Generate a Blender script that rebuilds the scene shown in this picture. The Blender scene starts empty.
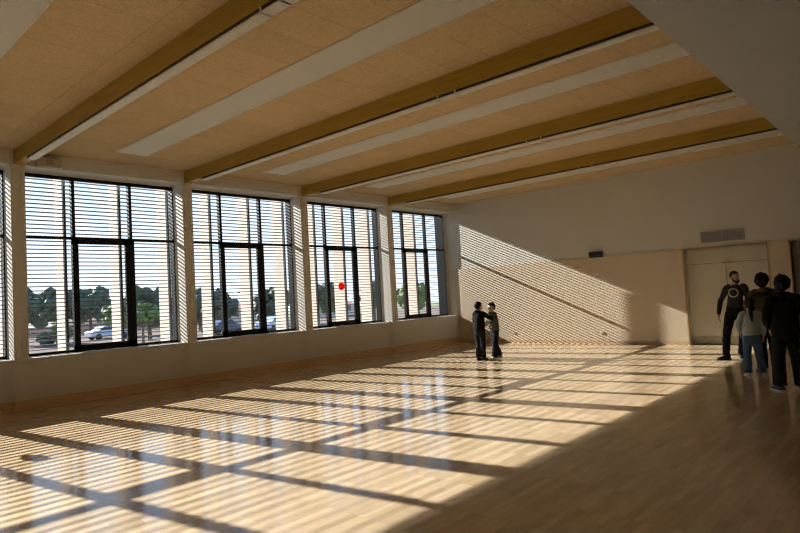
import bpy, bmesh, math, random
from mathutils import Vector, Matrix, noise
from mathutils.bvhtree import BVHTree
random.seed(7)
SC = bpy.context.scene
COL = SC.collection
R = math.radians
# ------------------------------------------------------------------ camera
cam = bpy.data.cameras.new('camera'); camo = bpy.data.objects.new('camera', cam); COL.objects.link(camo)
SC.camera = camo
cam.sensor_width = 36; cam.lens = 591.59/800*36; cam.clip_start = .05; cam.clip_end = 600
cr = Vector((.737003, .673581, -.055818)); cu = Vector((.075227, .000322, .997166)); cf = Vector((-.67169, .739113, .050434))
M = Matrix((cr, cu, -cf)).transposed().to_4x4(); M.translation = Vector((12.0453, 0, 1.65))
camo.matrix_world = M
# ------------------------------------------------------------------ world, sun, exposure
SC.view_settings.view_transform = 'Standard'; SC.view_settings.look = 'None'
SC.view_settings.gamma = 1; SC.view_settings.use_curve_mapping = False
SC.view_settings.exposure = -0.12
SC.cycles.denoising_prefilter = 'NONE'; SC.cycles.denoising_input_passes = 'RGB_ALBEDO'; SC.cycles.denoising_quality = 'FAST'
SC.cycles.sample_clamp_indirect = .7; SC.cycles.blur_glossy = 2; SC.cycles.filter_width = 1.3
SKY = 1.8
SUND = Vector((1, .15, -.450)).normalized()
w = bpy.data.worlds.new('sky'); SC.world = w; w.use_nodes = True
nt = w.node_tree; nt.nodes.clear()
tcw = nt.nodes.new('ShaderNodeTexCoord'); sxw = nt.nodes.new('ShaderNodeSeparateXYZ'); nt.links.new(tcw.outputs['Generated'], sxw.inputs[0])
rw = nt.nodes.new('ShaderNodeValToRGB'); ce = rw.color_ramp.elements
ce[0].position = 0; ce[0].color = (.84, .92, 1, 1); ce[1].position = .9; ce[1].color = (.16, .30, .62, 1)
e1 = ce.new(.18); e1.color = (.66, .81, 1, 1); e2 = ce.new(.4); e2.color = (.36, .56, .92, 1)
nt.links.new(sxw.outputs[2], rw.inputs[0])
bg = nt.nodes.new('ShaderNodeBackground'); bg.inputs[1].default_value = SKY
wo = nt.nodes.new('ShaderNodeOutputWorld')
nt.links.new(rw.outputs[0], bg.inputs[0]); nt.links.new(bg.outputs[0], wo.inputs[0])
sl = bpy.data.lights.new('sun', 'SUN'); sl.energy = 29.5; sl.angle = R(.44); sl.color = (1, .955, .88)
slo = bpy.data.objects.new('sun', sl); COL.objects.link(slo)
slo.rotation_euler = SUND.to_track_quat('-Z', 'Y').to_euler()
slo.location = (-20, -3, 12)

# ------------------------------------------------------------------ dimensions (metres)
D = 16.12; ZC = 4.64; ZB = 4.39; XF = -.43; P = 3.229; Y0 = 3.103; PW = .23
XE = 10.05; ZS = 4.33; XR = 15.0; YN = Y0-2*P; ZW = 2.454

# ------------------------------------------------------------------ materials
def mat(name, col, rough=.6, metal=0, spec=.5, var=0, vscale=20, bump=0, bscale=200, coat=0):
    m = bpy.data.materials.new(name); m.use_nodes = True
    n = m.node_tree.nodes; l = m.node_tree.links; b = n['Principled BSDF']
    b.inputs['Base Color'].default_value = (*col, 1); b.inputs['Roughness'].default_value = rough
    b.inputs['Metallic'].default_value = metal; b.inputs['Specular IOR Level'].default_value = spec
    b.inputs['Coat Weight'].default_value = coat
    tc = n.new('ShaderNodeTexCoord')
    if var:
        t = n.new('ShaderNodeTexNoise'); t.inputs['Scale'].default_value = vscale; t.inputs['Detail'].default_value = 4
        l.new(tc.outputs['Object'], t.inputs['Vector'])
        r = n.new('ShaderNodeMix'); r.data_type = 'RGBA'
        r.inputs[6].default_value = (*[c*(1-var) for c in col], 1); r.inputs[7].default_value = (*[min(1, c*(1+var)) for c in col], 1)
        l.new(t.outputs[0], r.inputs[0]); l.new(r.outputs[2], b.inputs['Base Color'])
    if bump:
        t2 = n.new('ShaderNodeTexNoise'); t2.inputs['Scale'].default_value = bscale
        l.new(tc.outputs['Object'], t2.inputs['Vector'])
        bp = n.new('ShaderNodeBump'); bp.inputs['Strength'].default_value = bump; bp.inputs['Distance'].default_value = .01
        l.new(t2.outputs[0], bp.inputs['Height']); l.new(bp.outputs[0], b.inputs['Normal'])
    return m

def wood(name, c1, c2, axis='Y', rough=.5, scale=1.0, stretch=14, spec=.4):
    """wood with grain running along one world axis"""
    m = bpy.data.materials.new(name); m.use_nodes = True
    n = m.node_tree.nodes; l = m.node_tree.links; b = n['Principled BSDF']
    tc = n.new('ShaderNodeTexCoord'); mp = n.new('ShaderNodeMapping')
    s = [8*scale]*3; s['XYZ'.index(axis)] = 8*scale/stretch
    mp.inputs['Scale'].default_value = s
    t = n.new('ShaderNodeTexNoise'); t.inputs['Scale'].default_value = 3; t.inputs['Detail'].default_value = 6; t.inputs['Roughness'].default_value = .65
    r = n.new('ShaderNodeValToRGB'); r.color_ramp.elements[0].position = .3; r.color_ramp.elements[1].position = .7
    r.color_ramp.elements[0].color = (*c1, 1); r.color_ramp.elements[1].color = (*c2, 1)
    l.new(tc.outputs['Object'], mp.inputs[0]); l.new(mp.outputs[0], t.inputs['Vector']); l.new(t.outputs[0], r.inputs[0]); l.new(r.outputs[0], b.inputs['Base Color'])
    b.inputs['Roughness'].default_value = rough; b.inputs['Specular IOR Level'].default_value = spec
    return m

def floor_mat():
    m = bpy.data.materials.new('parquet'); m.use_nodes = True
    n = m.node_tree.nodes; l = m.node_tree.links; b = n['Principled BSDF']
    tc = n.new('ShaderNodeTexCoord'); mp = n.new('ShaderNodeMapping'); mp.inputs['Rotation'].default_value = (0, 0, R(-90))
    l.new(tc.outputs['Object'], mp.inputs[0])
    def brick(c1, c2, mc, off, freq, bw, rh, ms):
        k = n.new('ShaderNodeTexBrick'); k.offset = off; k.offset_frequency = freq; k.squash = 1
        k.inputs['Color1'].default_value = (*c1, 1); k.inputs['Color2'].default_value = (*c2, 1); k.inputs['Mortar'].default_value = (*mc, 1)
        k.inputs['Scale'].default_value = 1; k.inputs['Mortar Size'].default_value = ms; k.inputs['Mortar Smooth'].default_value = .3
        k.inputs['Bias'].default_value = 0; k.inputs['Brick Width'].default_value = bw; k.inputs['Row Height'].default_value = rh
        l.new(mp.outputs[0], k.inputs['Vector']); return k
    k1 = brick((.54, .40, .245), (.70, .545, .37), (.36, .25, .15), .37, 5, .52, .068, .0010)
    k2 = brick((.86, .86, .86), (1.08, 1.06, 1.02), (1, 1, 1), .37, 5, 3.64, .204, 0)
    g = n.new('ShaderNodeMapping'); g.inputs['Scale'].default_value = (60, 3, 1); l.new(tc.outputs['Object'], g.inputs[0])
    t = n.new('ShaderNodeTexNoise'); t.inputs['Scale'].default_value = 1.6; t.inputs['Detail'].default_value = 5; l.new(g.outputs[0], t.inputs['Vector'])
    rr = n.new('ShaderNodeMapRange'); rr.inputs[1].default_value = .3; rr.inputs[2].default_value = .7; rr.inputs[3].default_value = .88; rr.inputs[4].default_value = 1.1
    l.new(t.outputs[0], rr.inputs[0])
    m1 = n.new('ShaderNodeMix'); m1.data_type = 'RGBA'; m1.blend_type = 'MULTIPLY'; m1.inputs[0].default_value = 1
    l.new(k1.outputs[0], m1.inputs[6]); l.new(k2.outputs[0], m1.inputs[7])
    m2 = n.new('ShaderNodeMix'); m2.data_type = 'RGBA'; m2.blend_type = 'MULTIPLY'; m2.inputs[0].default_value = 1
    l.new(m1.outputs[2], m2.inputs[6]); l.new(rr.outputs[0], m2.inputs[7])
    l.new(m2.outputs[2], b.inputs['Base Color'])
    b.inputs['Roughness'].default_value = .24; b.inputs['Specular IOR Level'].default_value = .5
    b.inputs['Coat Weight'].default_value = .35; b.inputs['Coat Roughness'].default_value = .12
    t3 = n.new('ShaderNodeTexNoise'); t3.inputs['Scale'].default_value = 1.3; l.new(tc.outputs['Object'], t3.inputs['Vector'])
    r3 = n.new('ShaderNodeMapRange'); r3.inputs[3].default_value = .11; r3.inputs[4].default_value = .19; l.new(t3.outputs[0], r3.inputs[0]); l.new(r3.outputs[0], b.inputs['Roughness'])
    return m

def ceiling_mat():
    """wood wool tiles 0.6 m wide with fine open joints"""
    m = bpy.data.materials.new('wood_wool_tiles'); m.use_nodes = True
    n = m.node_tree.nodes; l = m.node_tree.links; b = n['Principled BSDF']
    tc = n.new('ShaderNodeTexCoord')
    t = n.new('ShaderNodeTexNoise'); t.inputs['Scale'].default_value = 38; t.inputs['Detail'].default_value = 8; t.inputs['Roughness'].default_value = .8; t.inputs['Distortion'].default_value = 1.5
    l.new(tc.outputs['Object'], t.inputs['Vector'])
    r = n.new('ShaderNodeValToRGB'); r.color_ramp.elements[0].position = .3; r.color_ramp.elements[1].position = .72
    r.color_ramp.elements[0].color = (.27, .18, .086, 1); r.color_ramp.elements[1].color = (.65, .47, .26, 1)
    l.new(t.outputs[0], r.inputs[0])
    sx = n.new('ShaderNodeSeparateXYZ'); l.new(tc.outputs['Object'], sx.inputs[0])
    def M_(op, a, bb):
        q = n.new('ShaderNodeMath'); q.operation = op
        for i, v in enumerate((a, bb)):
            if v is None: continue
            if isinstance(v, (int, float)): q.inputs[i].default_value = v
            else: l.new(v, q.inputs[i])
        return q.outputs[0]
    def line(src, period, off, wd):
        a = M_('ADD', src, off); a = M_('MODULO', a, period); return M_('LESS_THAN', a, wd)
    lx = line(sx.outputs[0], .6, 60-8.02+6.0*1, .007)
    # rows across the bay: joints 0.37 m from the beams and at the panel edges
    y1 = line(sx.outputs[1], P, 10*P-3.70, .007); y2 = line(sx.outputs[1], P, 10*P-6.08, .007)
    mx = M_('MAXIMUM', M_('MAXIMUM', lx, y1), y2)
    # one tone per tile
    wn = n.new('ShaderNodeTexWhiteNoise'); wn.noise_dimensions = '2D'
    cx = n.new('ShaderNodeCombineXYZ')
    l.new(M_('FLOOR', M_('DIVIDE', M_('ADD', sx.outputs[0], 60-8.02+6.0), .6), None), cx.inputs[0])
    l.new(M_('FLOOR', M_('DIVIDE', M_('ADD', sx.outputs[1], 10*P-3.70), P/3), None), cx.inputs[1]); l.new(cx.outputs[0], wn.inputs['Vector'])
    tr = n.new('ShaderNodeMapRange'); tr.inputs[3].default_value = .95; tr.inputs[4].default_value = 1.05; l.new(wn.outputs[0], tr.inputs[0])
    m0 = n.new('ShaderNodeMix'); m0.data_type = 'RGBA'; m0.blend_type = 'MULTIPLY'; m0.inputs[0].default_value = 1
    l.new(r.outputs[0], m0.inputs[6]); l.new(tr.outputs[0], m0.inputs[7])
    mm = n.new('ShaderNodeMix'); mm.data_type = 'RGBA'; mm.inputs[7].default_value = (.13, .08, .045, 1)
    f = M_('MULTIPLY', mx, .6); l.new(f, mm.inputs[0]); l.new(m0.outputs[2], mm.inputs[6])
    l.new(mm.outputs[2], b.inputs['Base Color']); b.inputs['Roughness'].default_value = .9
    bp = n.new('ShaderNodeBump'); bp.inputs['Strength'].default_value = .6; bp.inputs['Distance'].default_value = .004
    l.new(t.outputs[0], bp.inputs['Height']); l.new(bp.outputs[0], b.inputs['Normal'])
    return m

def glass_mat():
    m = bpy.data.materials.new('window_glass'); m.use_nodes = True
    n = m.node_tree.nodes; l = m.node_tree.links; n.remove(n['Principled BSDF'])
    tr = n.new('ShaderNodeBsdfTransparent'); tr.inputs[0].default_value = (.93, .955, .95, 1)
    gl = n.new('ShaderNodeBsdfGlossy'); gl.inputs['Roughness'].default_value = .02
    lw = n.new('ShaderNodeLayerWeight'); pw = n.new('ShaderNodeMath'); pw.operation = 'POWER'; pw.inputs[1].default_value = 5
    l.new(lw.outputs['Facing'], pw.inputs[0]); lw.inputs['Blend'].default_value = .5
    fr = n.new('ShaderNodeMapRange'); fr.inputs[3].default_value = .05; fr.inputs[4].default_value = .9; l.new(pw.outputs[0], fr.inputs[0])
    mx = n.new('ShaderNodeMixShader'); l.new(fr.outputs[0], mx.inputs[0]); l.new(tr.outputs[0], mx.inputs[1]); l.new(gl.outputs[0], mx.inputs[2])
    l.new(mx.outputs[0], n['Material Output'].inputs[0]); return m

MT = dict(
    floor=floor_mat(), ceil=ceiling_mat(), glass=glass_mat(),
    white=mat('white_plaster', (.66, .635, .58), .75, var=.03, vscale=2),
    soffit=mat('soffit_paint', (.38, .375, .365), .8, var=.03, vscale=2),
    sill=mat('sill_white', (.74, .72, .68), .4),
    ply=mat('birch_plywood', (.60, .495, .365), .55, var=.03, vscale=1.5),
    base=wood('skirting_wood', (.55, .38, .22), (.66, .48, .29), 'Y', .5, 1.5, 12),
    basex=wood('skirting_wood_back', (.46, .32, .20), (.54, .39, .26), 'X', .5, 1.5, 12),
    beam=wood('glulam', (.28, .168, .018), (.40, .25, .034), 'X', .5, 1.2, 22),
    edge=wood('oak_lining', (.36, .22, .10), (.44, .28, .14), 'Z', .5, 1.5, 12),
    panelw=mat('ceiling_panel_white', (.72, .70, .64), .5),
    lampw=mat('lamp_diffuser', (.80, .78, .72), .35), black=mat('lamp_housing', (.015, .014, .013), .4),
    frame=mat('frame_anthracite', (.006, .007, .009), .45, spec=.2), slat=mat('louvre_slat', (.055, .06, .068), .5),
    fin=mat('fin_cladding', (.80, .62, .52), .8, var=.08, vscale=8), steel=mat('louvre_post', (.05, .06, .07), .5),
    door=mat('door_leaf_cream', (.60, .56, .45), .45), doorgap=mat('door_gap', (.10, .08, .05), .6), kick=mat('kick_plate', (.34, .31, .22), .4),
    door2=mat('door_leaf_grey', (.36, .34, .29), .45),
    vent=mat('vent_metal', (.30, .30, .29), .45, .3), ventd=mat('vent_dark', (.05, .05, .05), .7),
    red=mat('red_film', (.85, .01, .02), .5), redw=mat('red_film_light', (.9, .25, .25), .5),
    plast=mat('white_plastic', (.75, .73, .68), .4), spk=mat('speaker_case', (.42, .34, .26), .6), spkg=mat('speaker_grille', (.30, .24, .19), .8),
    grass=mat('grass', (.10, .13, .05), .95, var=.4, vscale=.3), asphalt=mat('asphalt', (.17, .14, .13), .95, spec=0, var=.15, vscale=1),
    leaf=mat('foliage_dark', (.075, .10, .07), .8, var=.5, vscale=3), leaf2=mat('foliage_light', (.12, .17, .06), .8, var=.4, vscale=3),
    bark=mat('bark', (.12, .09, .06), .9), roof=mat('roof_tiles', (.45, .25, .19), .8, var=.15, vscale=4), render=mat('house_render', (.62, .56, .50), .8),
    hwin=mat('house_window', (.08, .10, .12), .2), carp=mat('car_paint', (.55, .65, .80), .25, coat=.5), carg=mat('car_glass', (.03, .04, .05), .1), tyre=mat('tyre', (.02, .02, .02), .8),
    car2=mat('car_paint_dark', (.06, .09, .16), .25), fence=mat('fence_wood', (.33, .22, .18), .8, var=.2, vscale=3), pole=mat('pole_grey', (.16, .15, .14), .6),
)
for k_ in ('red', 'redw'):          # thin coloured film glows when the sun is behind it
    n_ = MT[k_].node_tree.nodes; l_ = MT[k_].node_tree.links
    tl = n_.new('ShaderNodeBsdfTranslucent'); tl.inputs[0].default_value = n_['Principled BSDF'].inputs['Base Color'].default_value[:]
    mx_ = n_.new('ShaderNodeMixShader'); mx_.inputs[0].default_value = .6
    l_.new(n_['Principled BSDF'].outputs[0], mx_.inputs[1]); l_.new(tl.outputs[0], mx_.inputs[2]); l_.new(mx_.outputs[0], n_['Material Output'].inputs[0])
# ------------------------------------------------------------------ helpers
def box(bm, x0, x1, y0, y1, z0, z1):
    vs = [bm.verts.new((x, y, z)) for x in (x0, x1) for y in (y0, y1) for z in (z0, z1)]
    for f in ((0, 1, 3, 2), (4, 6, 7, 5), (0, 4, 5, 1), (2, 3, 7, 6), (0, 2, 6, 4), (1, 5, 7, 3)): bm.faces.new([vs[i] for i in f])
def obj(name, bm, m, parent=None, smooth=False, bevel=0):
    bmesh.ops.recalc_face_normals(bm, faces=bm.faces)
    me = bpy.data.meshes.new(name); bm.to_mesh(me); bm.free(); me.materials.append(m)
    if smooth:
        for p in me.polygons: p.use_smooth = True
    o = bpy.data.objects.new(name, me); COL.objects.link(o); o.parent = parent
    if bevel:
        b = o.modifiers.new('bevel', 'BEVEL'); b.width = bevel; b.segments = 2; b.limit_method = 'ANGLE'
    return o
def boxes(name, lst, m, parent=None, bevel=0):
    bm = bmesh.new()
    for b in lst: box(bm, *b)
    return obj(name, bm, m, parent, bevel=bevel)
def struct(o): o['kind'] = 'structure'; return o
def tag(o, label, cat, group=None):
    o['label'] = label; o['category'] = cat
    if group: o['group'] = group
    return o
def empty(name, loc=(0, 0, 0), rz=0):
    o = bpy.data.objects.new(name, None); COL.objects.link(o); o.location = loc; o.rotation_euler = (0, 0, rz); return o
def cyl(bm, c, r, h, axis='Z', seg=24, r2=None):
    r2 = r if r2 is None else r2
    rot = {'Z': Matrix(), 'X': Matrix.Rotation(R(90), 4, 'Y'), 'Y': Matrix.Rotation(R(-90), 4, 'X')}[axis]
    bmesh.ops.create_cone(bm, cap_ends=True, segments=seg, radius1=r, radius2=r2, depth=h, matrix=Matrix.Translation(c) @ rot)

# ------------------------------------------------------------------ structure
struct(boxes('floor', [(-.5, XR+.2, YN-.2, D+.35, -.15, 0)], MT['floor']))
struct(boxes('ceiling', [(-.5, XR+.2, YN-.2, D+.2, ZC, ZC+.2)], MT['ceil']))
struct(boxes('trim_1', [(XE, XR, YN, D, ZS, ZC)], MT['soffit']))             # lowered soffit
# window wall: parapet, piers, header
wl = [(-.55, -.05, YN, D, 0, .90), (-.55, 0, YN, D, ZB, ZC)]
piers = [Y0+k*P for k in range(-2, 4)]
for y in piers: wl.append((-.5, 0, y, y+PW, 0, ZB))
wl.append((-.5, -.43, D-.075, D, .9, ZB))
wl.append((-.55, -.40, YN-.2, D, ZB-.035, ZB))
struct(boxes('wall_left', wl, MT['white']))
# window boards
bl = []
ends = [(Y0+k*P+PW, Y0+(k+1)*P) for k in range(-2, 4)]; ends[-1] = (ends[-1][0], D)
for a, b in ends: bl.append((-.5, -.03, a, b, .90, .915))
struct(boxes('trim_2', bl, MT['sill']))
# skirting on the window wall, stepping round the piers
sk = []
for a, b in ends: sk.append((-.05, -.035, a, b, 0, .19))
for y in piers: sk += [(-.0, .015, y-.015, y+PW+.015, 0, .19), (-.05, 0, y-.015, y, 0, .19), (-.05, 0, y+PW, y+PW+.015, 0, .19)]
struct(boxes('baseboard_left', sk, MT['base']))
# back wall with two door openings
DX = [(7.23, 9.08), (9.55, 11.45)]; DH = 2.43
bw = [(-.5, DX[0][0], D, D+.3, 0, ZC), (DX[0][0], DX[0][1], D, D+.3, DH, ZC), (DX[0][1], DX[1][0], D, D+.3, 0, ZC),
      (DX[1][0], DX[1][1], D, D+.3, DH, ZC), (DX[1][1], XR+.2, D, D+.3, 0, ZC)]
struct(boxes('wall_back', bw, MT['white']))
struct(boxes('trim_3', [(-.36, DX[0][0]-.03, D-.02, D, .10, ZW), (DX[0][1]+.03, DX[1][0]-.03, D-.02, D, .10, ZW), (DX[1][1]+.03, XR, D-.02, D, .10, ZW)], MT['ply']))
struct(boxes('baseboard_back', [(-.05, DX[0][0]-.03, D-.028, D, 0, .10), (DX[0][1]+.03, DX[1][0]-.03, D-.028, D, 0, .10), (DX[1][1]+.03, XR, D-.028, D, 0, .10)], MT['basex']))
struct(boxes('wall_right', [(XR, XR+.2, YN-.2, D+.3, 0, ZC)], MT['white']))
struct(boxes('wall_front', [(-.5, XR, YN-.2, YN, 0, ZC)], MT['white']))
# doors
def door(i, x0, x1, leafm, with_catch):
    d = empty('door_%d' % i, ((x0+x1)/2, D, 0)); struct(d); h = (x1-x0)/2
    yb = .17
    boxes('door_frame', [(-h-.03, -h, -.03, .2, 0, DH+.03), (h, h+.03, -.03, .2, 0, DH+.03), (-h, h, -.03, .2, DH, DH+.03)], MT['edge'], d)
    mid = 8.16-(x0+x1)/2 if i == 1 else 0
    boxes('transom_panel', [(-h+.005, h-.005, yb, yb+.04, 2.048, DH-.005)], leafm, d)
    for a, b in ((-h+.005, mid-.002), (mid+.002, h-.005)):
        lf = boxes('door_leaf', [(a, b, yb, yb+.045, .21, 2.038)], leafm, d)
        boxes('kick_plate', [(a, b, yb-.002, yb+.045, .012, .205)], MT['kick'], lf)
    boxes('shadow_gap', [(-h, h, yb+.05, yb+.07, 0, DH)], MT['doorgap'], d)
    if with_catch:
        boxes('door_closer', [(mid-.08, mid+.15, yb-.05, yb, 2.015, 2.055)], MT['edge'], d, .004)
        boxes('edge_strip', [(mid-.012, mid-.004, yb-.006, yb, .21, 2.015)], MT['doorgap'], d)
    return d
door(1, *DX[0], MT['door'], True); door(2, *DX[1], MT['door2'], False)

# ------------------------------------------------------------------ windows
M1, M2 = 1.17, 2.28        # mullions from the near pier face
def window(i, k, sticker):
    ya = Y0+k*P+PW; yb = Y0+(k+1)*P
    if k == 3: yb = D-.075
    y0 = Y0+k*P
    wn = empty('window_%d' % i, (XF, y0, .92)); struct(wn)
    z0, z1 = 0, 3.43; f0, f1 = -.07, 0      # frame depth range in x (inner face at XF)
    a, b = ya-y0, yb-y0
    fr = [(f0, f1, a, b, z0, z0+.055), (f0, f1, a, b, z1-.06, z1+.005), (f0, f1, a, a+.045, z0, z1), (f0, f1, b-.02, b, z0, z1),
          (f0-.03, f1, M1-.03, M1+.03, z0, z1), (f0-.03, f1, M2-.03, M2+.03, z0, z1), (f0, f1, a, b, 2.20, 2.255)]
    boxes('window_frame', fr, MT['frame'], wn)
    boxes('side_jamb', [(-.40 if k == 3 else f0-.14, f0+.01, b+(.02 if k == 3 else 0), b+(.05 if k == 3 else .02), z0-.05, z1+.1)], MT['frame'], wn)
    s = empty('opening_sash', (0, 0, 0)); s.parent = wn
    sf = boxes('sash_frame', [(-.05, .012, M1-.035, M1+.075, 0, 2.23), (-.05, .012, M2-.13, M2+.06, 0, 2.23), (-.05, .012, M1-.035, M2+.06, 2.115, 2.24), (-.05, .012, M1-.035, M2+.06, 0.0, .135)], MT['frame'], s, .004)
    bm = bmesh.new(); box(bm, .012, .03, M1+.0, M1+.03, 1.05, 1.12); box(bm, .03, .045, M1+.005, M1+.025, .95, 1.11)
    obj('sash_handle', bm, MT['frame'], s, bevel=.003)
    g = [(a+.04, M1-.03, .05, 2.205), (M2+.03, b-.04, .05, 2.205), (a+.04, M1-.03, 2.25, z1-.05), (M1+.03, M2-.03, 2.25, z1-.05), (M2+.03, b-.04, 2.25, z1-.05)]
    for (p, q, r, t) in g:
        bm = bmesh.new(); vs = [bm.verts.new(v) for v in ((-.04, p, r), (-.04, q, r), (-.04, q, t), (-.04, p, t))]; bm.faces.new(vs)
        obj('glass_pane', bm, MT['glass'], wn)
    bm = bmesh.new(); vs = [bm.verts.new(v) for v in ((-.03, M1+.07, .13), (-.03, M2-.125, .13), (-.03, M2-.125, 2.12), (-.03, M1+.07, 2.12))]; bm.faces.new(vs)
    obj('glass_pane', bm, MT['glass'], s)
    if sticker:
        t = empty('window_sticker', (XF-.026, y0+1.69, 2.03))
        bm = bmesh.new(); cyl(bm, (0, 0, 0), .115, .002, 'X', 32); obj('disc', bm, MT['red'], t)
        bm = bmesh.new(); cyl(bm, (.0015, .01, .0), .035, .001, 'X', 20); obj('centre_dot', bm, MT['redw'], t)
        tag(t, sticker, 'sticker')
wid = {-2: 1, -1: 2, 0: 3, 1: 4, 2: 5, 3: 6}
STK = {-1: 'round red sticker on the nearest window, its shadow a dark spot on the floor', 2: 'round red sticker on the sash glass two piers from the back wall'}
for k in range(-2, 4): window(wid[k], k, STK.get(k))
# outside louvre screens
SP = .081; SLX = -.83
LL = {-2: 'dark horizontal louvre screen outside the window behind the viewpoint', -1: 'dark louvre screen outside the window cut off by the edge of the view',
      0: 'dark louvre screen outside the nearest fully visible window, below the round case loudspeaker', 1: 'dark louvre screen outside the second fully visible window, town and mast beyond it',
      2: 'dark louvre screen outside the window with the red sticker', 3: 'dark louvre screen outside the farthest window, next to the back wall'}
for k in range(-2, 4):
    y0 = Y0+k*P
    t = empty('louvre_screen', (SLX, y0, .8)); tag(t, LL[k], 'sunshade', 'louvre screens outside the windows')
    ln = P if k < 3 else P+.05
    sl_ = []
    z = .04
    while z < 3.62:
        sl_.append((-.025, .025, 0.004, ln-.004, z, z+.019)); z += SP
    boxes('slats', sl_, MT['slat'], t)
    for yy in (-.035+PW*.5, M1-.02, M2-.045):
        boxes('post', [(-.065, -.026, yy-.025, yy+.025, 0, 3.65)], MT['steel'], t)
        boxes('fin', [(-.52, -.07, yy-.03, yy+.03, -1.9, 3.75)], MT['fin'], t)

# ------------------------------------------------------------------ ceiling beams, lamps, panels
BL = ['nearest glulam ceiling beam, over the pier left of the first full window', 'second nearest glulam ceiling beam, between the two largest white panels',
      'third nearest glulam ceiling beam, above the window with the red sticker edge', 'farthest glulam ceiling beam, closest to the back wall']
NL = ['nearest slim linear lamp fixed under the first ceiling beam', 'slim linear lamp under the second nearest ceiling beam', 'slim linear lamp under the third nearest ceiling beam', 'farthest slim linear lamp, under the beam closest to the back wall']
for i in range(4):
    y = 3.16+i*3.235
    b = boxes('ceiling_beam', [(0.0, XE, y, y+.16, ZB, ZC)], MT['beam']); tag(b, BL[i], 'beam', 'glulam ceiling beams')
    l_ = empty('linear_lamp', (XE/2, y+.08, ZB)); tag(l_, NL[i], 'lamp', 'linear lamps under the beams')
    x0, x1 = .7-XE/2, XE/2
    boxes('housing', [(x0, x1, -.065, -.052, -.032, 0), (x0, x1, .052, .065, -.032, 0), (x0, x1, -.052, .052, -.012, 0)], MT['black'], l_)
    boxes('diffuser', [(x0, x1, -.064, .064, -.052, -.0325), (x0, x1, -.051, .051, -.0324, -.013)], MT['lampw'], l_, .004)
    for xx in (7.6-.5*i, 7.9-.5*i): boxes('clip', [(xx-XE/2-.012, xx-XE/2+.012, -.068, .066, -.052, 0)], MT['lampw'], l_)
PL = ['white ceiling heating panel cut off above the near corner', 'widest looking white ceiling panel, between the two nearest beams', 'white ceiling panel between the second and third beams', 'white ceiling panel between the third and farthest beams', 'farthest white ceiling panel, between last beam and back wall']
for i in range(5):
    y = 4.59+(i-1)*3.225
    t = empty('ceiling_panel', (XE/2, y+.285, ZC)); tag(t, PL[i], 'ceiling panel', 'white ceiling panels')
    x0, x1 = .90-XE/2, XE/2
    boxes('frame', [(x0, x1, -.285, -.265, -.012, 0), (x0, x1, .265, .285, -.012, 0), (x0, x0+.02, -.265, .265, -.012, 0)], MT['panelw'], t)
    boxes('panel_sheet', [(x0+.02, x1, -.265, .265, -.009, 0)], MT['panelw'], t)

# ------------------------------------------------------------------ fittings on the walls
def speaker(loc, label):
    t = empty('loudspeaker', loc); tag(t, label, 'loudspeaker')
    boxes('case', [(0, .16, -.2, .2, -.085, .085)], MT['spk'], t, .008)
    bm = bmesh.new(); cyl(bm, (.165, 0, 0), .066, .012, 'X', 28, .060); obj('grille', bm, MT['spkg'], t)
    boxes('bracket', [(-.0, .02, -.05, .05, .085, .13)], MT['plast'], t)
speaker((.0, 3.70, 4.46), 'beige boxy loudspeaker on the header beside the nearest beam end')
t = empty('loudspeaker', (.0, 13.2, 4.47)); tag(t, 'pale wedge shaped loudspeaker on the header beside the farthest beam end', 'loudspeaker')
bm = bmesh.new()
vs = [bm.verts.new(v) for v in ((0, -.24, .09), (0, .24, .09), (0, .1, -.13), (0, -.1, -.13), (.2, -.24, .09), (.2, .24, .09), (.12, .1, -.13), (.12, -.1, -.13))]
for f in ((0, 1, 2, 3), (4, 5, 6, 7), (0, 4, 5, 1), (1, 5, 6, 2), (2, 6, 7, 3), (3, 7, 4, 0)): bm.faces.new([vs[q] for q in f])
obj('case', bm, MT['plast'], t, bevel=.008)
bm = bmesh.new(); cyl(bm, (.175, 0, .0), .06, .02, 'X', 24, .05); obj('grille', bm, MT['spkg'], t)
# ventilation grille above the doors
t = empty('air_vent', (8.16, D, 2.70)); tag(t, 'grey slatted ventilation grille on the white wall above the cream double door', 'vent')
boxes('backing', [(-.47, .47, -.012, 0, -.125, .125)], MT['ventd'], t)
boxes('frame', [(-.49, .49, -.025, 0, .12, .145), (-.49, .49, -.025, 0, -.145, -.12), (-.49, -.465, -.025, 0, -.12, .12), (.465, .49, -.025, 0, -.12, .12), (-.012, .012, -.024, 0, -.12, .12)], MT['vent'], t)
boxes('slats', [(-.465, .465, -.022, -.012, -.115+j*.0175, -.104+j*.0175) for j in range(14)], MT['vent'], t)
# black wall box, thermostat, sockets
t = empty('wall_box', (4.92, D, 2.52)); tag(t, 'black rectangular box on the back wall at the top edge of the wood panelling', 'control box')
boxes('case', [(-.2, .2, -.07, 0, -.085, .085)], MT['black'], t, .006); boxes('front_strip', [(-.17, .17, -.074, -.07, -.05, -.03)], MT['ventd'], t)
t = empty('wall_switch', (4.88, D-.02, 1.96)); tag(t, 'small white switch plate high on the wood panelling, below the black box', 'switch')
boxes('plate', [(-.09, .09, -.012, 0, -.04, .04)], MT['plast'], t, .003); boxes('rocker', [(-.04, .04, -.018, -.012, -.03, .03)], MT['plast'], t, .002)
for x, lb in ((4.94, 'white wall socket low on the wood panelling, in striped sunlight below the switch plate'), (2.08, 'white wall socket low on the wood panelling beside the two standing children')):
    t = empty('wall_socket', (x, D-.02, .31)); tag(t, lb, 'socket')
    boxes('plate', [(-.045, .045, -.012, 0, -.045, .045)], MT['plast'], t, .003)
    bm = bmesh.new(); cyl(bm, (0, -.013, 0), .024, .008, 'Y', 20); obj('insert', bm, MT['vent'], t)

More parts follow.
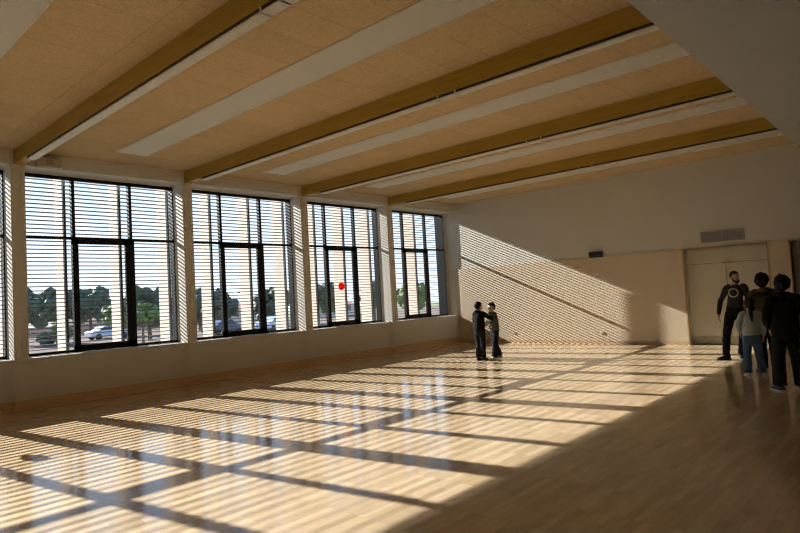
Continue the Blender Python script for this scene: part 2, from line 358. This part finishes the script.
# ------------------------------------------------------------------ outside
g = boxes('lawn', [(-140, -.9, -70, 170, -1.4, -1.2)], MT['grass']); g['kind'] = 'structure'
g.name = 'ground'
g = boxes('parking_ground', [(-75, -28, -30, 110, -1.2, -1.17)], MT['asphalt']); g['kind'] = 'structure'
def foliage(bm, c, r, n=60, sq=.8, seed=0):
    rnd = random.Random(seed)
    for i in range(n):
        d = Vector((rnd.gauss(0, 1), rnd.gauss(0, 1), rnd.gauss(0, 1))).normalized()*r*rnd.uniform(.45, .95)
        q = Vector(c)+Vector((d.x, d.y, d.z*sq)); s = r*rnd.uniform(.16, .34)
        ret = bmesh.ops.create_icosphere(bm, subdivisions=2, radius=s, matrix=Matrix.Translation(q))
        for v in ret['verts']:
            k = noise.noise(v.co*2.3/r*2)*s*.6; v.co += (v.co-q).normalized()*k
def tree(x, y, h, r, m, label, seed, zg=-1.17, cat='tree', name='tree', s=1):
    x = 12.05+(x-12.05)*s; y *= s; h = (h-2.82)*s+2.82; r *= s
    t = empty(name, (x, y, zg)); tag(t, label, cat)
    bm = bmesh.new(); ch = h-r*.9
    bmesh.ops.create_cone(bm, cap_ends=True, segments=10, radius1=.16*r/2+.05, radius2=.05*r/2+.03, depth=ch, matrix=Matrix.Translation((0, 0, ch/2)))
    obj('trunk', bm, MT['bark'], t)
    bm = bmesh.new(); foliage(bm, (0, 0, h-r*.85), r, 80, .85, seed); obj('crown', bm, MT[m], t)
tree(-56, 18.6, 5.4, 2.2, 'leaf', 'dark tree seen through the near pane beside the first pier', 1)
tree(-57, 21.8, 5.7, 2.0, 'leaf', 'dark tall tree just behind the first window, left of its sash', 2, s=0.86)
tree(-54, 24.0, 5.6, 2.1, 'leaf', 'dark tree behind the opening sash of the first full window', 3, s=1.12)
tree(-43, 22.6, 3.9, 1.5, 'leaf2', 'light green tree near the mullion of the first full window', 4, s=0.93)
tree(-43, 25.2, 5.0, 2.2, 'leaf', 'large round green tree behind the far pane of the first full window', 5)
tree(-41.5, 23.9, 3.6, 1.2, 'leaf2', 'light green bush at the edge of the large round tree', 6, s=0.78)
tree(-58, 38.6, 5.2, 2.4, 'leaf', 'dark tree behind the second full window, above the parked car', 7, s=0.97)
tree(-62, 44, 4.9, 2.4, 'leaf', 'dark tree behind the sash of the second full window', 8, s=0.84)
tree(-60, 51, 5.0, 2.8, 'leaf', 'dark tree beyond the far pane of the second full window', 9, s=0.85)
tree(-26, 32.6, 4.3, 1.4, 'leaf', 'dark tree low behind the red sticker', 10)
tree(-22.5, 34.6, 4.2, 1.3, 'leaf', 'dark tree beyond the far pane of the window with the sticker', 11)
tree(-15, 31, 3.6, 1.0, 'leaf2', 'bush seen low through the farthest window sash', 12)
tree(-20.5, 37, 4.0, 1.3, 'leaf', 'dark tree seen through the far pane of the farthest window', 13)
tree(-52, 20.5, 1.9, 1.0, 'leaf2', 'bright green shrub low behind the first window', 14, cat='shrub', name='shrub')
tree(-51, 18.9, 1.3, .8, 'leaf', 'dark low shrub near the first pier outside', 15, cat='shrub', name='shrub')
def house(x, y, w_, d_, h, label, rz):
    t = empty('house', (x, y, -1.2), rz); tag(t, label, 'house')
    boxes('walls', [(-d_/2, d_/2, -w_/2, w_/2, 0, h)], MT['render'], t)
    bm = bmesh.new(); o = .3; rh = h+1.3
    vs = [bm.verts.new(v) for v in ((-d_/2-o, -w_/2-o, h), (d_/2+o, -w_/2-o, h), (d_/2+o, w_/2+o, h), (-d_/2-o, w_/2+o, h), (0, -w_/2-o, rh), (0, w_/2+o, rh))]
    for f in ((0, 1, 2, 3), (0, 4, 1), (3, 2, 5), (1, 4, 5, 2), (0, 3, 5, 4)): bm.faces.new([vs[q] for q in f])
    obj('roof', bm, MT['roof'], t)
    for yy in (-w_*.3, 0, w_*.3): boxes('window', [(d_/2, d_/2+.04, yy-.5, yy+.5, .9, 2.0)], MT['hwin'], t)
house(-82, 58, 8, 7, 2.1, 'low house with red tiled roof behind the second full window', R(15))
house(-66, 66, 9, 7, 2.0, 'low house with red tiled roof beyond the far pane of the second window', R(20))
house(-84, 35, 9, 7, 1.9, 'low house with tiled roof behind the large round tree', R(0))
def car(x, y, rz, m, label):
    t = empty('car', (x, y, -1.17), rz); tag(t, label, 'car')
    bm = bmesh.new()
    prof = [(-2.1, .3), (-2.15, .75), (-1.9, .95), (-1.4, 1.0), (-.8, 1.42), (.5, 1.45), (1.2, 1.0), (1.9, .88), (2.15, .6), (2.1, .3)]
    a = [bm.verts.new((-.85, u, v)) for u, v in prof]; b = [bm.verts.new((.85, u, v)) for u, v in prof]
    bm.faces.new(a); bm.faces.new(b[::-1])
    for i in range(len(prof)): j = (i+1) % len(prof); bm.faces.new((a[i], b[i], b[j], a[j]))
    obj('body', bm, m, t, bevel=.06)
    for s in (-.87, .87):
        bm = bmesh.new(); vs = [bm.verts.new((s+q, u, v)) for q in (0,) for u, v in ((-1.2, 1.02), (-.75, 1.35), (.45, 1.37), (1.0, 1.02))]; f_ = bm.faces.new(vs)
        r_ = bmesh.ops.extrude_face_region(bm, geom=[f_])
        for v in r_['geom']:
            if isinstance(v, bmesh.types.BMVert): v.co.x *= .96
        obj('side_glass', bm, MT['carg'], t)
    for u in (-1.35, 1.35):
        for s in (-.8, .8):
            bm = bmesh.new(); cyl(bm, (s, u, .32), .32, .2, 'X', 20); obj('wheel', bm, MT['tyre'], t)
car(-55, 26.1, R(4), MT['carp'], 'light blue car parked outside, seen under the sash of the first window')
car(-41, 37.6, R(25), MT['carp'], 'light blue car parked outside, low in the far pane of the second window')
car(-42.5, 32.6, R(10), MT['car2'], 'dark blue car parked outside beside the mast')
t = empty('wooden_fence', (-74, 27, -1.2)); tag(t, 'reddish wooden fence across the car park behind the first window', 'fence')
boxes('boards', [(0, .05, -12+j*.2, -12+j*.2+.18, .1, 1.5) for j in range(190)], MT['fence'], t)
boxes('rail', [(.05, .1, -12, 26, .5, .6), (.05, .1, -12, 26, 1.2, 1.3)], MT['fence'], t)
bm = bmesh.new(); cyl(bm, (0, 0, 2.1), .07, 4.2); cyl(bm, (0, 0, 4.05), .05, .9, 'Y'); o = obj('mast', bm, MT['pole']); o.location = (-38.5, 32.35, -1.17)
tag(o, 'grey utility mast with short crossbar behind the second full window', 'mast')
# ------------------------------------------------------------------ people
def V(*a): return Vector(a)
def crom(P_, t):
    n = len(P_)-1; i = min(int(t*n), n-1); u = t*n-i
    p0 = P_[max(i-1, 0)]; p1 = P_[i]; p2 = P_[i+1]; p3 = P_[min(i+2, n)]
    return .5*((2*p1)+(p2-p0)*u+(2*p0-5*p1+4*p2-p3)*u*u+(3*p1-p0-3*p2+p3)*u*u*u)
def tube(bm, pts, rad, up=None, seg=14, steps=5, dome=True, smooth=True):
    """tapered tube through points; rad = [(rx, ry)] or numbers; rx runs along 'up' cross tangent"""
    pts = [Vector(p) for p in pts]; rad = [Vector((r, r)) if isinstance(r, (int, float)) else Vector(r) for r in rad]
    n = (len(pts)-1)*steps+1 if smooth else len(pts)
    C_ = [crom(pts, i/(n-1)) if smooth else pts[i] for i in range(n)]; R_ = [crom(rad, i/(n-1)) if smooth else rad[i] for i in range(n)]
    rings = []
    side = None
    def ring(c, t, r, f=1):
        nonlocal side
        ref = Vector(up) if up is not None else (side if side is not None else (Vector((0, 1, 0)) if abs(t.y) < .8 else Vector((1, 0, 0))))
        a = ref-t*ref.dot(t); a.normalize(); b = t.cross(a); side = a if up is None else None
        return [bm.verts.new(c+(b*math.cos(k*2*math.pi/seg)*max(r[0], .001)+a*math.sin(k*2*math.pi/seg)*max(r[1], .001))*f) for k in range(seg)]
    for i in range(n):
        t = (C_[min(i+1, n-1)]-C_[max(i-1, 0)]).normalized()
        m = min(R_[i])
        if i == 0 and dome:
            for f, d in ((.45, .85), (.8, .5)): rings.append(ring(C_[0]-t*m*d, t, R_[0], f))
        rings.append(ring(C_[i], t, R_[i]))
        if i == n-1 and dome:
            for f, d in ((.8, .5), (.45, .85)): rings.append(ring(C_[i]+t*m*d, t, R_[i], f))
    for a, b in zip(rings, rings[1:]):
        for k in range(seg): bm.faces.new((a[k], a[(k+1) % seg], b[(k+1) % seg], b[k]))
    bm.faces.new(rings[0][::-1]); bm.faces.new(rings[-1])
def ball(bm, c, r, sub=3, mtx=None):
    r = r if isinstance(r, (tuple, list)) else (r, r, r)
    m = Matrix.Translation(c) @ (mtx.to_4x4() if mtx else Matrix()) @ Matrix.Diagonal((*r, 1))
    return bmesh.ops.create_icosphere(bm, subdivisions=sub, radius=1, matrix=m)['verts']
def fuse(name, bm, m, parent, vox=.008, wr=0, wsc=9, sm=2):
    """union of overlapping closed pieces into one skin"""
    bmesh.ops.recalc_face_normals(bm, faces=bm.faces)
    me = bpy.data.meshes.new('tmp'); bm.to_mesh(me); bm.free()
    o = bpy.data.objects.new('tmp', me); COL.objects.link(o)
    md = o.modifiers.new('r', 'REMESH'); md.mode = 'VOXEL'; md.voxel_size = vox
    if sm: q = o.modifiers.new('s', 'SMOOTH'); q.iterations = sm; q.factor = .5
    dg = bpy.context.evaluated_depsgraph_get(); m2 = bpy.data.meshes.new_from_object(o.evaluated_get(dg))
    bpy.data.objects.remove(o); bpy.data.meshes.remove(me)
    m2.name = name; m2.materials.clear(); m2.materials.append(m)
    if wr:
        nn = [v.normal.copy() for v in m2.vertices]
        for v, k in zip(m2.vertices, nn):
            q = v.co*wsc; v.co += k*wr*(noise.noise(Vector((q.x, q.y, q.z*1.8)))+.5*noise.noise(q*2.3))
    for p in m2.polygons: p.use_smooth = True
    o = bpy.data.objects.new(name, m2); COL.objects.link(o); o.parent = parent; return o
def hand(bm, w_, d, nrm, thumb, k=1.0, curl=.5):
    """palm from the wrist along d; nrm = palm normal; thumb = direction the thumb leaves to"""
    d = Vector(d).normalized(); nrm = Vector(nrm); nrm = (nrm-d*nrm.dot(d)).normalized(); s = d.cross(nrm)
    if s.dot(Vector(thumb)) < 0: s = -s
    w_ = Vector(w_)
    tube(bm, [w_-d*.02*k, w_+d*.03*k, w_+d*.075*k], [(.024*k, .018*k), (.036*k, .016*k), (.038*k, .013*k)], up=nrm, seg=12, steps=3)
    for i, ln in enumerate((.070, .080, .075, .058)):
        o = w_+d*.078*k+s*(.028-.0187*i)*k; dd = d.copy(); pts = [o-d*.02*k, o]
        for j, f in enumerate((.45, .32, .23)):
            a = curl*(.5+.35*j)*1.0; dd = (dd*math.cos(a)+nrm*math.sin(a)).normalized(); o = o+dd*ln*k*f*1.05; pts.append(o)
        tube(bm, pts, [.009*k, .009*k, .0085*k, .0078*k, .0065*k], seg=8, steps=2)
    o = w_+d*.02*k+s*.024*k; pts = [o, o+(d*.5+s*.8).normalized()*.035*k, o+(d*.9+s*.75).normalized()*.062*k+nrm*.01*k, o+(d*1.2+s*.65).normalized()*.085*k+nrm*.022*k]
    tube(bm, pts, [.014*k, .012*k, .010*k, .008*k], seg=8, steps=2)

SKIN = mat('skin_light', (.46, .27, .18), .5, var=.06, vscale=30); SKIN2 = mat('skin_tan', (.36, .20, .125), .5, var=.06, vscale=30)
EYEW = mat('eye_white', (.7, .68, .65), .2); EYED = mat('eye_iris', (.02, .012, .008), .15); LIP = mat('lips', (.33, .13, .10), .5)

def person(loc, rz, label, o):
    """o: pose in metres for a 1.75 m adult, scaled by o['s']; local +Y is the way the body faces"""
    s = o['s']; ch = o.get('child', 0); hs_ = 1.0+.22*ch                # heads of children are larger for their height
    t = empty('person', loc, rz); tag(t, label, 'person')
    lean = Vector(o.get('lean', (0, 0)))        # chest offset x, y
    J = {}
    pel = V(0, 0, .93); che = V(lean.x*.6, lean.y*.6, 1.22); nb = V(lean.x, lean.y, 1.45)
    hd = nb+V(o.get('hx', 0), .015+o.get('hy', 0), .155+.012*ch)
    sl_ = o.get('slim', .9); sw = .185*(1-.1*ch)*sl_
    sh = [nb+V(-sw, -.005, -.055), nb+V(sw, -.005, -.055)]
    arms = o['arms']          # [(elbow, wrist, hand dir, palm normal, thumb dir, curl)] left(-x), right(+x)
    legs = o['legs']          # [(knee, ankle, toe dir)]
    S = lambda p: Vector(p)*s
    sk = o.get('skin', SKIN)
    bm = bmesh.new()
    tube(bm, [S(pel-V(0, 0, .06)), S(pel+V(0, 0, .04)), S((pel+che)/2+V(0, 0, .03)), S(che), S(che+(nb-che)*.6), S(nb+V(0, 0, -.03))],
         [(.135*s, .095*s), (.145*s, .105*s), (.12*s, .09*s), (.15*s*sl_, .105*s), (.155*s*sl_, .095*s), (.07*s, .06*s)], up=(0, 1, 0), seg=20)
    tube(bm, [S(nb-V(0, 0, .05)), S(nb+V(0, .0, .03)), S(hd-V(0, 0, .05))], [.062*s, .055*s, .052*s])
    for i in (0, 1):
        el, wr_, hd_, pn, th, cu_ = arms[i]
        tube(bm, [S(sh[i]+(nb-sh[i])*.35), S(sh[i]), S(Vector(sh[i]).lerp(Vector(el), .5)), S(el), S(Vector(el).lerp(Vector(wr_), .4)), S(wr_)], [.055*s, .056*s, .046*s, .039*s, .036*s, .025*s])
        hand(bm, S(wr_), hd_, pn, th, s*(1.0+.05*ch), cu_)
        kn, an, td = legs[i]; sx = -.09 if i == 0 else .09
        hip = V(sx, 0, .90)
        tube(bm, [S(hip), S(hip.lerp(Vector(kn), .5)), S(kn), S(Vector(kn).lerp(Vector(an), .35)), S(an)], [.088*s, .076*s, .054*s, .052*s, .036*s])
        tdv = Vector(td).normalized(); a_ = Vector(an)
        tube(bm, [S(a_+V(0, 0, -.03)-tdv*.03), S(a_+V(0, 0, -.045)+tdv*.05), S(a_+V(0, 0, -.055)+tdv*.13)], [(.032*s, .03*s), (.036*s, .024*s), (.036*s, .016*s)], up=(0, 0, 1))
    # head
    HR = Matrix.Rotation(o.get('turn', 0), 3, 'Z') @ Matrix.Rotation(o.get('nod', 0), 3, 'X')
    H = lambda x, y, z: S(hd)+HR @ Vector((x, y, z))*s*hs_
    k = s*hs_
    ball(bm, H(0, -.012, .022), (.074*k, .092*k, .092*k), 3, HR)             # skull
    tube(bm, [H(0, .012, .02), H(0, .028, -.045), H(0, .036, -.088)], [(.066*k, .072*k), (.056*k, .052*k), (.032*k, .028*k)], up=HR @ Vector((0, 1, 0)))   # face and jaw
    tube(bm, [H(0, .078, .02), H(0, .092, -.008), H(0, .104, -.028)], [.008*k, .011*k, .015*k], seg=8)      # nose
    for q in (-1, 1):
        ball(bm, H(q*.074, -.008, -.005), (.011*k, .02*k, .031*k), 2, HR)       # ears
        tube(bm, [H(q*.012, .080, .026), H(q*.045, .068, .028)], [.008*k, .007*k], seg=8)   # brow
    tube(bm, [H(-.02, .070, -.056), H(0, .079, -.056), H(.02, .070, -.056)], [.007*k, .010*k, .007*k], seg=8)
    fuse('body', bm, sk, t, .0065 if not ch else .006, sm=1)
    for q in (-1, 1):
        bm = bmesh.new(); ball(bm, H(q*.031, .070, .010), .0125*k, 2); e = obj('eye', bm, EYEW, t, True)
        bm = bmesh.new(); ball(bm, H(q*.031, .079, .010), .0065*k, 2); obj('iris', bm, EYED, e, True)
    bm = bmesh.new(); tube(bm, [H(-.022, .074, -.057), H(0, .086, -.056), H(.022, .074, -.057)], [.003*k, .006*k, .003*k], seg=8); obj('mouth', bm, LIP, t, True)
    # hair
    hk = o['hair']; hm = o['hairmat']; g = {'short': 1.07, 'crop': 1.03, 'bushy': 1.45, 'tied': 1.09}[hk]
    bm = bmesh.new()
    ball(bm, H(0, -.022 if hk != 'crop' else -.016, .034 if hk != 'bushy' else .045), (.079*k*g, .094*k*g*(1 if hk != 'bushy' else .92), .090*k*g), 4, HR)
    if hk in ('short', 'tied'): ball(bm, H(0, -.05, -.01), (.072*k, .055*k, .07*k), 3, HR)
    if hk == 'bushy': ball(bm, H(0, -.055, -.0), (.098*k, .078*k, .09*k), 3, HR)
    inv = HR.inverted(); hc = S(hd)
    dead = []
    for v in bm.verts:
        l_ = inv @ (v.co-hc)/k
        amp = {'bushy': .016, 'short': .005, 'crop': .001, 'tied': .002}[hk]
        v.co += (v.co-H(0, -.02, .03)).normalized()*k*amp*(noise.noise(v.co*45/k*.6)+noise.noise(v.co*22/k*.6))*1.6
        # keep the face free: hair line in front
        if l_.y > .02 and l_.z < .062: v.co = H(l_.x*.6, min(l_.y, .02), l_.z)
    h = fuse('hair', bm, hm, t, .007, sm=0)
    if hk == 'tied':
        bm = bmesh.new(); tube(bm, [H(0, -.095, .03), H(.0, -.135, -.01), H(0, -.135, -.12), H(.01, -.125, -.23), H(.012, -.12, -.33)], [.022*k, .032*k, .034*k, .028*k, .010*k]); fuse('ponytail', bm, hm, h, .007, .004, 40)
        bm = bmesh.new(); bmesh.ops.create_uvsphere(bm, u_segments=14, v_segments=8, radius=.03*k, matrix=Matrix.Translation(H(0, -.11, .022)) @ Matrix.Diagonal((1, .5, 1, 1))); obj('hair_tie', bm, EYED, h, True)
    if o.get('bun'):
        bm = bmesh.new(); ball(bm, H(-.0, -.06, .125), (.04*k, .04*k, .035*k), 3); obj('hair_bun', bm, hm, h, True)
    if o.get('beard'):
        bm = bmesh.new(); tube(bm, [H(-.066, .0, -.02), H(-.058, .03, -.062), H(-.028, .062, -.092), H(0, .070, -.098), H(.028, .062, -.092), H(.058, .03, -.062), H(.066, .0, -.02)], [.010*k, .016*k, .018*k, .019*k, .018*k, .016*k, .010*k], seg=10)
        tube(bm, [H(-.026, .078, -.045), H(0, .088, -.042), H(.026, .078, -.045)], [.005*k, .007*k, .005*k], seg=8); fuse('beard', bm, hm, t, .006, .0)
    # top: torso, sleeves, collar
    tm, loose, hem = o['top']; L = loose
    bm = bmesh.new()
    hz = V(0, 0, hem)
    tube(bm, [S(hz), S(V(lean.x*.2, lean.y*.2, 1.03)), S(che), S(che+(nb-che)*.6), S(nb+V(0, 0, -.055)), S(nb+V(0, 0, -.0))],
         [((.158+L)*s, (.118+L)*s), ((.160+L)*s, (.120+L)*s), ((.168*sl_+L)*s, (.125+L*.8)*s), ((.178*sl_+L*.6)*s, (.112+L*.5)*s), ((.125)*s*sl_, .088*s), (.074*s, .070*s)], up=(0, 1, 0), seg=24, dome=False)
    for i in (0, 1):
        el, wr_ = Vector(arms[i][0]), Vector(arms[i][1]); e_ = Vector(sh[i]).lerp(el, o.get('sleeve', 2)) if o.get('sleeve', 2) < 1 else None
        if e_ is None:
            tube(bm, [S(sh[i]+(nb-sh[i])*.45+V(0, 0, .0)), S(sh[i]), S(Vector(sh[i]).lerp(el, .5)), S(el), S(el.lerp(wr_, .5)), S(el.lerp(wr_, .97))],
                 [(.060+L*.3)*s, (.067+L*.4)*s, (.058+L*.6)*s, (.052+L*.6)*s, (.048+L*.5)*s, (.037+L*.2)*s], dome=False)
        else:
            tube(bm, [S(sh[i]+(nb-sh[i])*.45), S(sh[i]), S(e_)], [(.060+L*.3)*s, (.067+L*.4)*s, (.060+L*.6)*s], dome=False)
    if o.get('hood'):
        tube(bm, [S(nb+V(-.085, -.02, .0)), S(nb+V(-.06, -.085, .02)), S(nb+V(0, -.115, .015)), S(nb+V(.06, -.085, .02)), S(nb+V(.085, -.02, .0))], [.03*s, .045*s, .055*s, .045*s, .03*s])
    top = fuse(o['topname'], bm, tm, t, .008, .007*s, 10/s, sm=2)
    # trousers
    bm = bmesh.new(); w_ = o['wide']
    tube(bm, [S(V(0, 0, .765)), S(V(0, 0, .85)), S(V(0, 0, .93)), S(V(0, 0, 1.03))], [(.15*s, .10*s), (.166*s, .124*s), (.166*s, .126*s), (.155*s, .116*s)], up=(0, 1, 0), seg=24, dome=False)
    for i in (0, 1):
        kn, an, td = legs[i]; sx = -.088 if i == 0 else .088; hip = V(sx, 0, .90)
        tube(bm, [S(hip), S(hip.lerp(Vector(kn), .5)), S(kn), S(Vector(kn).lerp(Vector(an), .5)), S(Vector(kn).lerp(Vector(an), .99))],
             [.098*s, (.088+w_*.3)*s, (.068+w_*.6)*s, (.060+w_)*s, (.052+w_*1.25)*s], dome=False)
    fuse('trousers', bm, o['trousers'], t, .008, .007*s, 11/s, sm=2)
    # shoes
    for i in (0, 1):
        kn, an, td = legs[i]; tdv = Vector(td).normalized(); a_ = Vector(an); tip = tdv.z
        fl = Vector((tdv.x, tdv.y, 0)).normalized()
        bm = bmesh.new()
        b0 = a_+V(0, 0, -.038)
        tube(bm, [S(b0-tdv*.065+V(0, 0, .01)), S(b0-tdv*.02+V(0, 0, .008)), S(b0+tdv*.05), S(b0+tdv*.12+V(0, 0, -.008)), S(b0+tdv*.185+V(0, 0, -.012))],
             [(.036*s, .034*s), (.042*s, .042*s), (.044*s, .036*s), (.048*s, .028*s), (.036*s, .022*s)], up=(0, 0, 1))
        tube(bm, [S(a_+V(0, 0, .035)), S(a_+V(0, 0, -.03))], [.046*s, .044*s])
        sh_ = fuse('shoe', bm, o['shoes'], t, .007, sm=1)
        bm = bmesh.new()
        perp = tdv.cross(Vector((0, 0, 1))).normalized(); nrm = perp.cross(tdv)
        out = []
        for u, v_ in ((-.10, 0), (-.09, .03), (-.03, .042), (.05, .043), (.12, .05), (.18, .042), (.215, .018), (.222, 0), (.215, -.018), (.18, -.042), (.12, -.05), (.05, -.043), (-.03, -.042), (-.09, -.03)):
            out.append(b0+tdv*u+perp*v_)
        off = Vector((0, 0, -.046)) 
        lo = [bm.verts.new(S(q+off+V(0, 0, -.0))) for q in out]; hi = [bm.verts.new(S(q+off+V(0, 0, .026))) for q in out]
        bm.faces.new(lo); bm.faces.new(hi[::-1])
        for q in range(len(out)): r_ = (q+1) % len(out); bm.faces.new((lo[q], hi[q], hi[r_], lo[r_]))
        obj('sole', bm, o['sole'], sh_)
    return t, top, s

AN = .084      # ankle height with shoe
HB = mat('hair_black', (.008, .007, .006), .8, spec=.15); HD = mat('hair_dark_brown', (.016, .010, .008), .7, spec=.2)
def cloth(name, c, **k): return mat(name, c, .9, spec=.15, bump=.3, bscale=300, var=.1, vscale=12, **k)
BLK = cloth('cloth_black', (.006, .006, .007)); CHAR = cloth('cloth_charcoal', (.018, .018, .019)); NAVY = cloth('cloth_navy', (.018, .022, .032))
OLIV = cloth('cloth_olive', (.06, .052, .02)); PALE = cloth('cloth_pale_blue', (.42, .50, .50)); DENIM = cloth('denim', (.07, .13, .22)); DDEN = cloth('dark_denim', (.012, .015, .02))
GREY = cloth('cloth_grey_green', (.08, .08, .06)); SWT = cloth('cloth_dark_grey', (.028, .028, .026))
SHB = mat('shoe_black', (.012, .012, .012), .5); SHW = mat('shoe_white', (.7, .7, .68), .5); SOLW = mat('sole_white', (.75, .75, .72), .6); SOLB = mat('sole_black', (.02, .02, .02), .7)
WHT = mat('print_white', (.7, .7, .62), .7)
def face_to(loc, tx, ty): return math.atan2(ty-loc[1], tx-loc[0])-math.pi/2

# man in the dark sweater: faces the viewer, stepping, looks towards the group
mloc = (8.92, 13.50, 0)
man = dict(s=1.035, arms=[((-.235, -.06, 1.14), (-.20, .05, .88), (.1, .2, -1), (1, .2, 0), (0, 1, 0), .35), ((.25, -.02, 1.14), (.29, .06, .88), (0, .25, -1), (-1, .1, 0), (0, 1, 0), .45)],
    legs=[((-.10, -.02, .49), (-.03, -.22, AN+.0), (-.1, 1, 0)), ((.17, .12, .51), (.21, .14, AN), (.75, .7, 0))], lean=(-.04, .03), turn=R(38), slim=.82, hair='crop', hairmat=HD, beard=True, skin=SKIN2,
    top=(SWT, -.004, .90), topname='sweater', trousers=BLK, wide=.012, shoes=SHB, sole=SOLB)
t, top, s = person(mloc, face_to(mloc, 10.9, 0), 'bearded person in dark sweater with white chest ring, stepping forward by the cream door', man)
bv = BVHTree.FromPolygons([v.co for v in top.data.vertices], [p.vertices for p in top.data.polygons])
bm = bmesh.new(); ring = []
for i in range(48):
    a = i*2*math.pi/48; r = .082
    h_ = bv.ray_cast(Vector((math.cos(a)*r+.0, 1, 1.30*s+math.sin(a)*r)), Vector((0, -1, 0)))
    ring.append(h_[0]+Vector((0, .003, 0)))
for i in range(48):
    if i % 8 == 7: pass
    a, b = ring[i], ring[(i+1) % 48]
    ca = Vector((0, a.y, 1.30*s)); q = []
    for p in (a, b):
        d = Vector((p.x, 0, p.z-1.30*s)).normalized()
        q += [p+d*.009, p-d*.009]
    v = [bm.verts.new(c) for c in (q[0], q[2], q[3], q[1])]; v2 = [bm.verts.new(c+Vector((0, .003, 0))) for c in (q[0], q[2], q[3], q[1])]
    bm.faces.new(v2); bm.faces.new(v[::-1])
    for j in range(4): bm.faces.new((v[j], v[(j+1) % 4], v2[(j+1) % 4], v2[j]))
e_ = obj('ring_emblem', bm, WHT, top); e_['label'] = 'white ring printed on the chest'

# child in the pale blue top, back to the viewer
gl = (9.66, 11.20, 0)
girl = dict(s=.735, child=1, arms=[((-.25, -.02, 1.18), (-.21, .06, .98), (.1, .3, -1), (1, 0, 0), (0, 1, 0), .4), ((.25, -.03, 1.16), (.24, .02, .91), (0, .1, -1), (-1, 0, 0), (0, 1, 0), .4)],
    legs=[((-.11, .02, .49), (-.12, -.03, AN), (-.25, 1, 0)), ((.12, .03, .49), (.19, .06, AN), (.3, 1, 0))], hair='tied', hairmat=HD,
    top=(PALE, .022, .93), topname='sweatshirt', trousers=DENIM, wide=.022, shoes=SHW, sole=SOLW)
person(gl, face_to(gl, 8.9, 13.4), 'child with a long dark ponytail in pale blue sweatshirt and blue jeans, back turned', girl)
# person in the olive jacket
ol = (9.78, 11.75, 0)
oli = dict(s=.965, arms=[((-.27, -.02, 1.14), (-.20, .14, .98), (.3, 1, -.2), (1, 0, 0), (0, 0, 1), .5), ((.27, -.02, 1.14), (.2, .14, .98), (-.3, 1, -.2), (-1, 0, 0), (0, 0, 1), .5)],
    legs=[((-.10, .02, .49), (-.12, -.04, AN), (-.2, 1, 0)), ((.10, .02, .49), (.12, -.0, AN), (.2, 1, 0))], turn=R(8), hair='bushy', hairmat=HB,
    top=(OLIV, .03, .82), topname='jacket', trousers=BLK, wide=.03, shoes=SHB, sole=SOLB, hood=True, hx=-.02)
person(ol, face_to(ol, 8.9, 13.6), 'person in an olive jacket with bushy dark hair, standing behind the ponytailed child', oli)
# person in black, nearest to the viewer
bl = (10.36, 9.95, 0)
blk = dict(s=.935, arms=[((-.235, -.0, 1.13), (-.19, .12, .94), (.1, .4, -1), (1, 0, 0), (0, 1, 0), .5), ((.29, -.03, 1.13), (.27, .08, .90), (0, .3, -1), (-1, 0, 0), (0, 1, 0), .5)],
    legs=[((-.12, .02, .49), (-.14, -.04, AN), (-.45, 1, 0)), ((.12, .03, .49), (.16, .03, AN), (.35, 1, 0))], turn=R(6), hair='bushy', hairmat=HB,
    top=(BLK, .032, .84), topname='jacket', trousers=CHAR, wide=.035, shoes=SHB, sole=SOLW, hood=True)
person(bl, face_to(bl, 9.2, 13.3), 'person in black jacket with round bushy black hair and white soled shoes, back turned', blk)
# the two children in the sunlight
k1 = (3.71, 11.9, 0)
c1 = dict(s=.80, child=1, arms=[((-.22, .10, 1.17), (-.14, .06, 1.0), (.2, .3, -1), (1, 0, 0), (0, 1, 0), .5), ((.30, .14, 1.27), (.40, .34, 1.19), (.3, 1, -.1), (-1, .2, 0), (0, 0, 1), .6)],
    legs=[((-.08, .03, .49), (-.07, -.04, AN), (-.05, 1, 0)), ((.09, .02, .49), (.07, .04, AN), (.1, 1, 0))], hair='short', hairmat=HB, turn=R(-22), nod=R(-8),
    top=(BLK, .022, .88), topname='hooded_top', trousers=DDEN, wide=.02, shoes=SHB, sole=SOLB, hood=True, lean=(0, .04))
person(k1, face_to(k1, 3.62, 14.5), 'child all in black in the sunlight, one arm reaching to the other child', c1)
k2 = (3.92, 12.24, 0)
c2 = dict(s=.78, child=1, arms=[((-.23, .08, 1.19), (-.16, .24, 1.13), (.2, 1, 0), (1, 0, 0), (0, 0, 1), .6), ((.22, .06, 1.17), (.16, .22, 1.05), (-.2, 1, 0), (-1, 0, 0), (0, 0, 1), .6)],
    legs=[((-.10, .05, .49), (-.06, .08, AN), (-.1, 1, 0)), ((.11, -.02, .49), (.16, -.20, AN+.01), (.25, 1, 0))], hair='short', hairmat=HB, turn=R(10), nod=R(-10),
    top=(GREY, .026, .86), topname='jacket', trousers=DDEN, wide=.045, shoes=SHW, sole=SOLW, lean=(0, .05))
person(k2, face_to(k2, 3.4, 11.3), 'child in grey green jacket and flared dark jeans, leaning towards the child in black', c2)
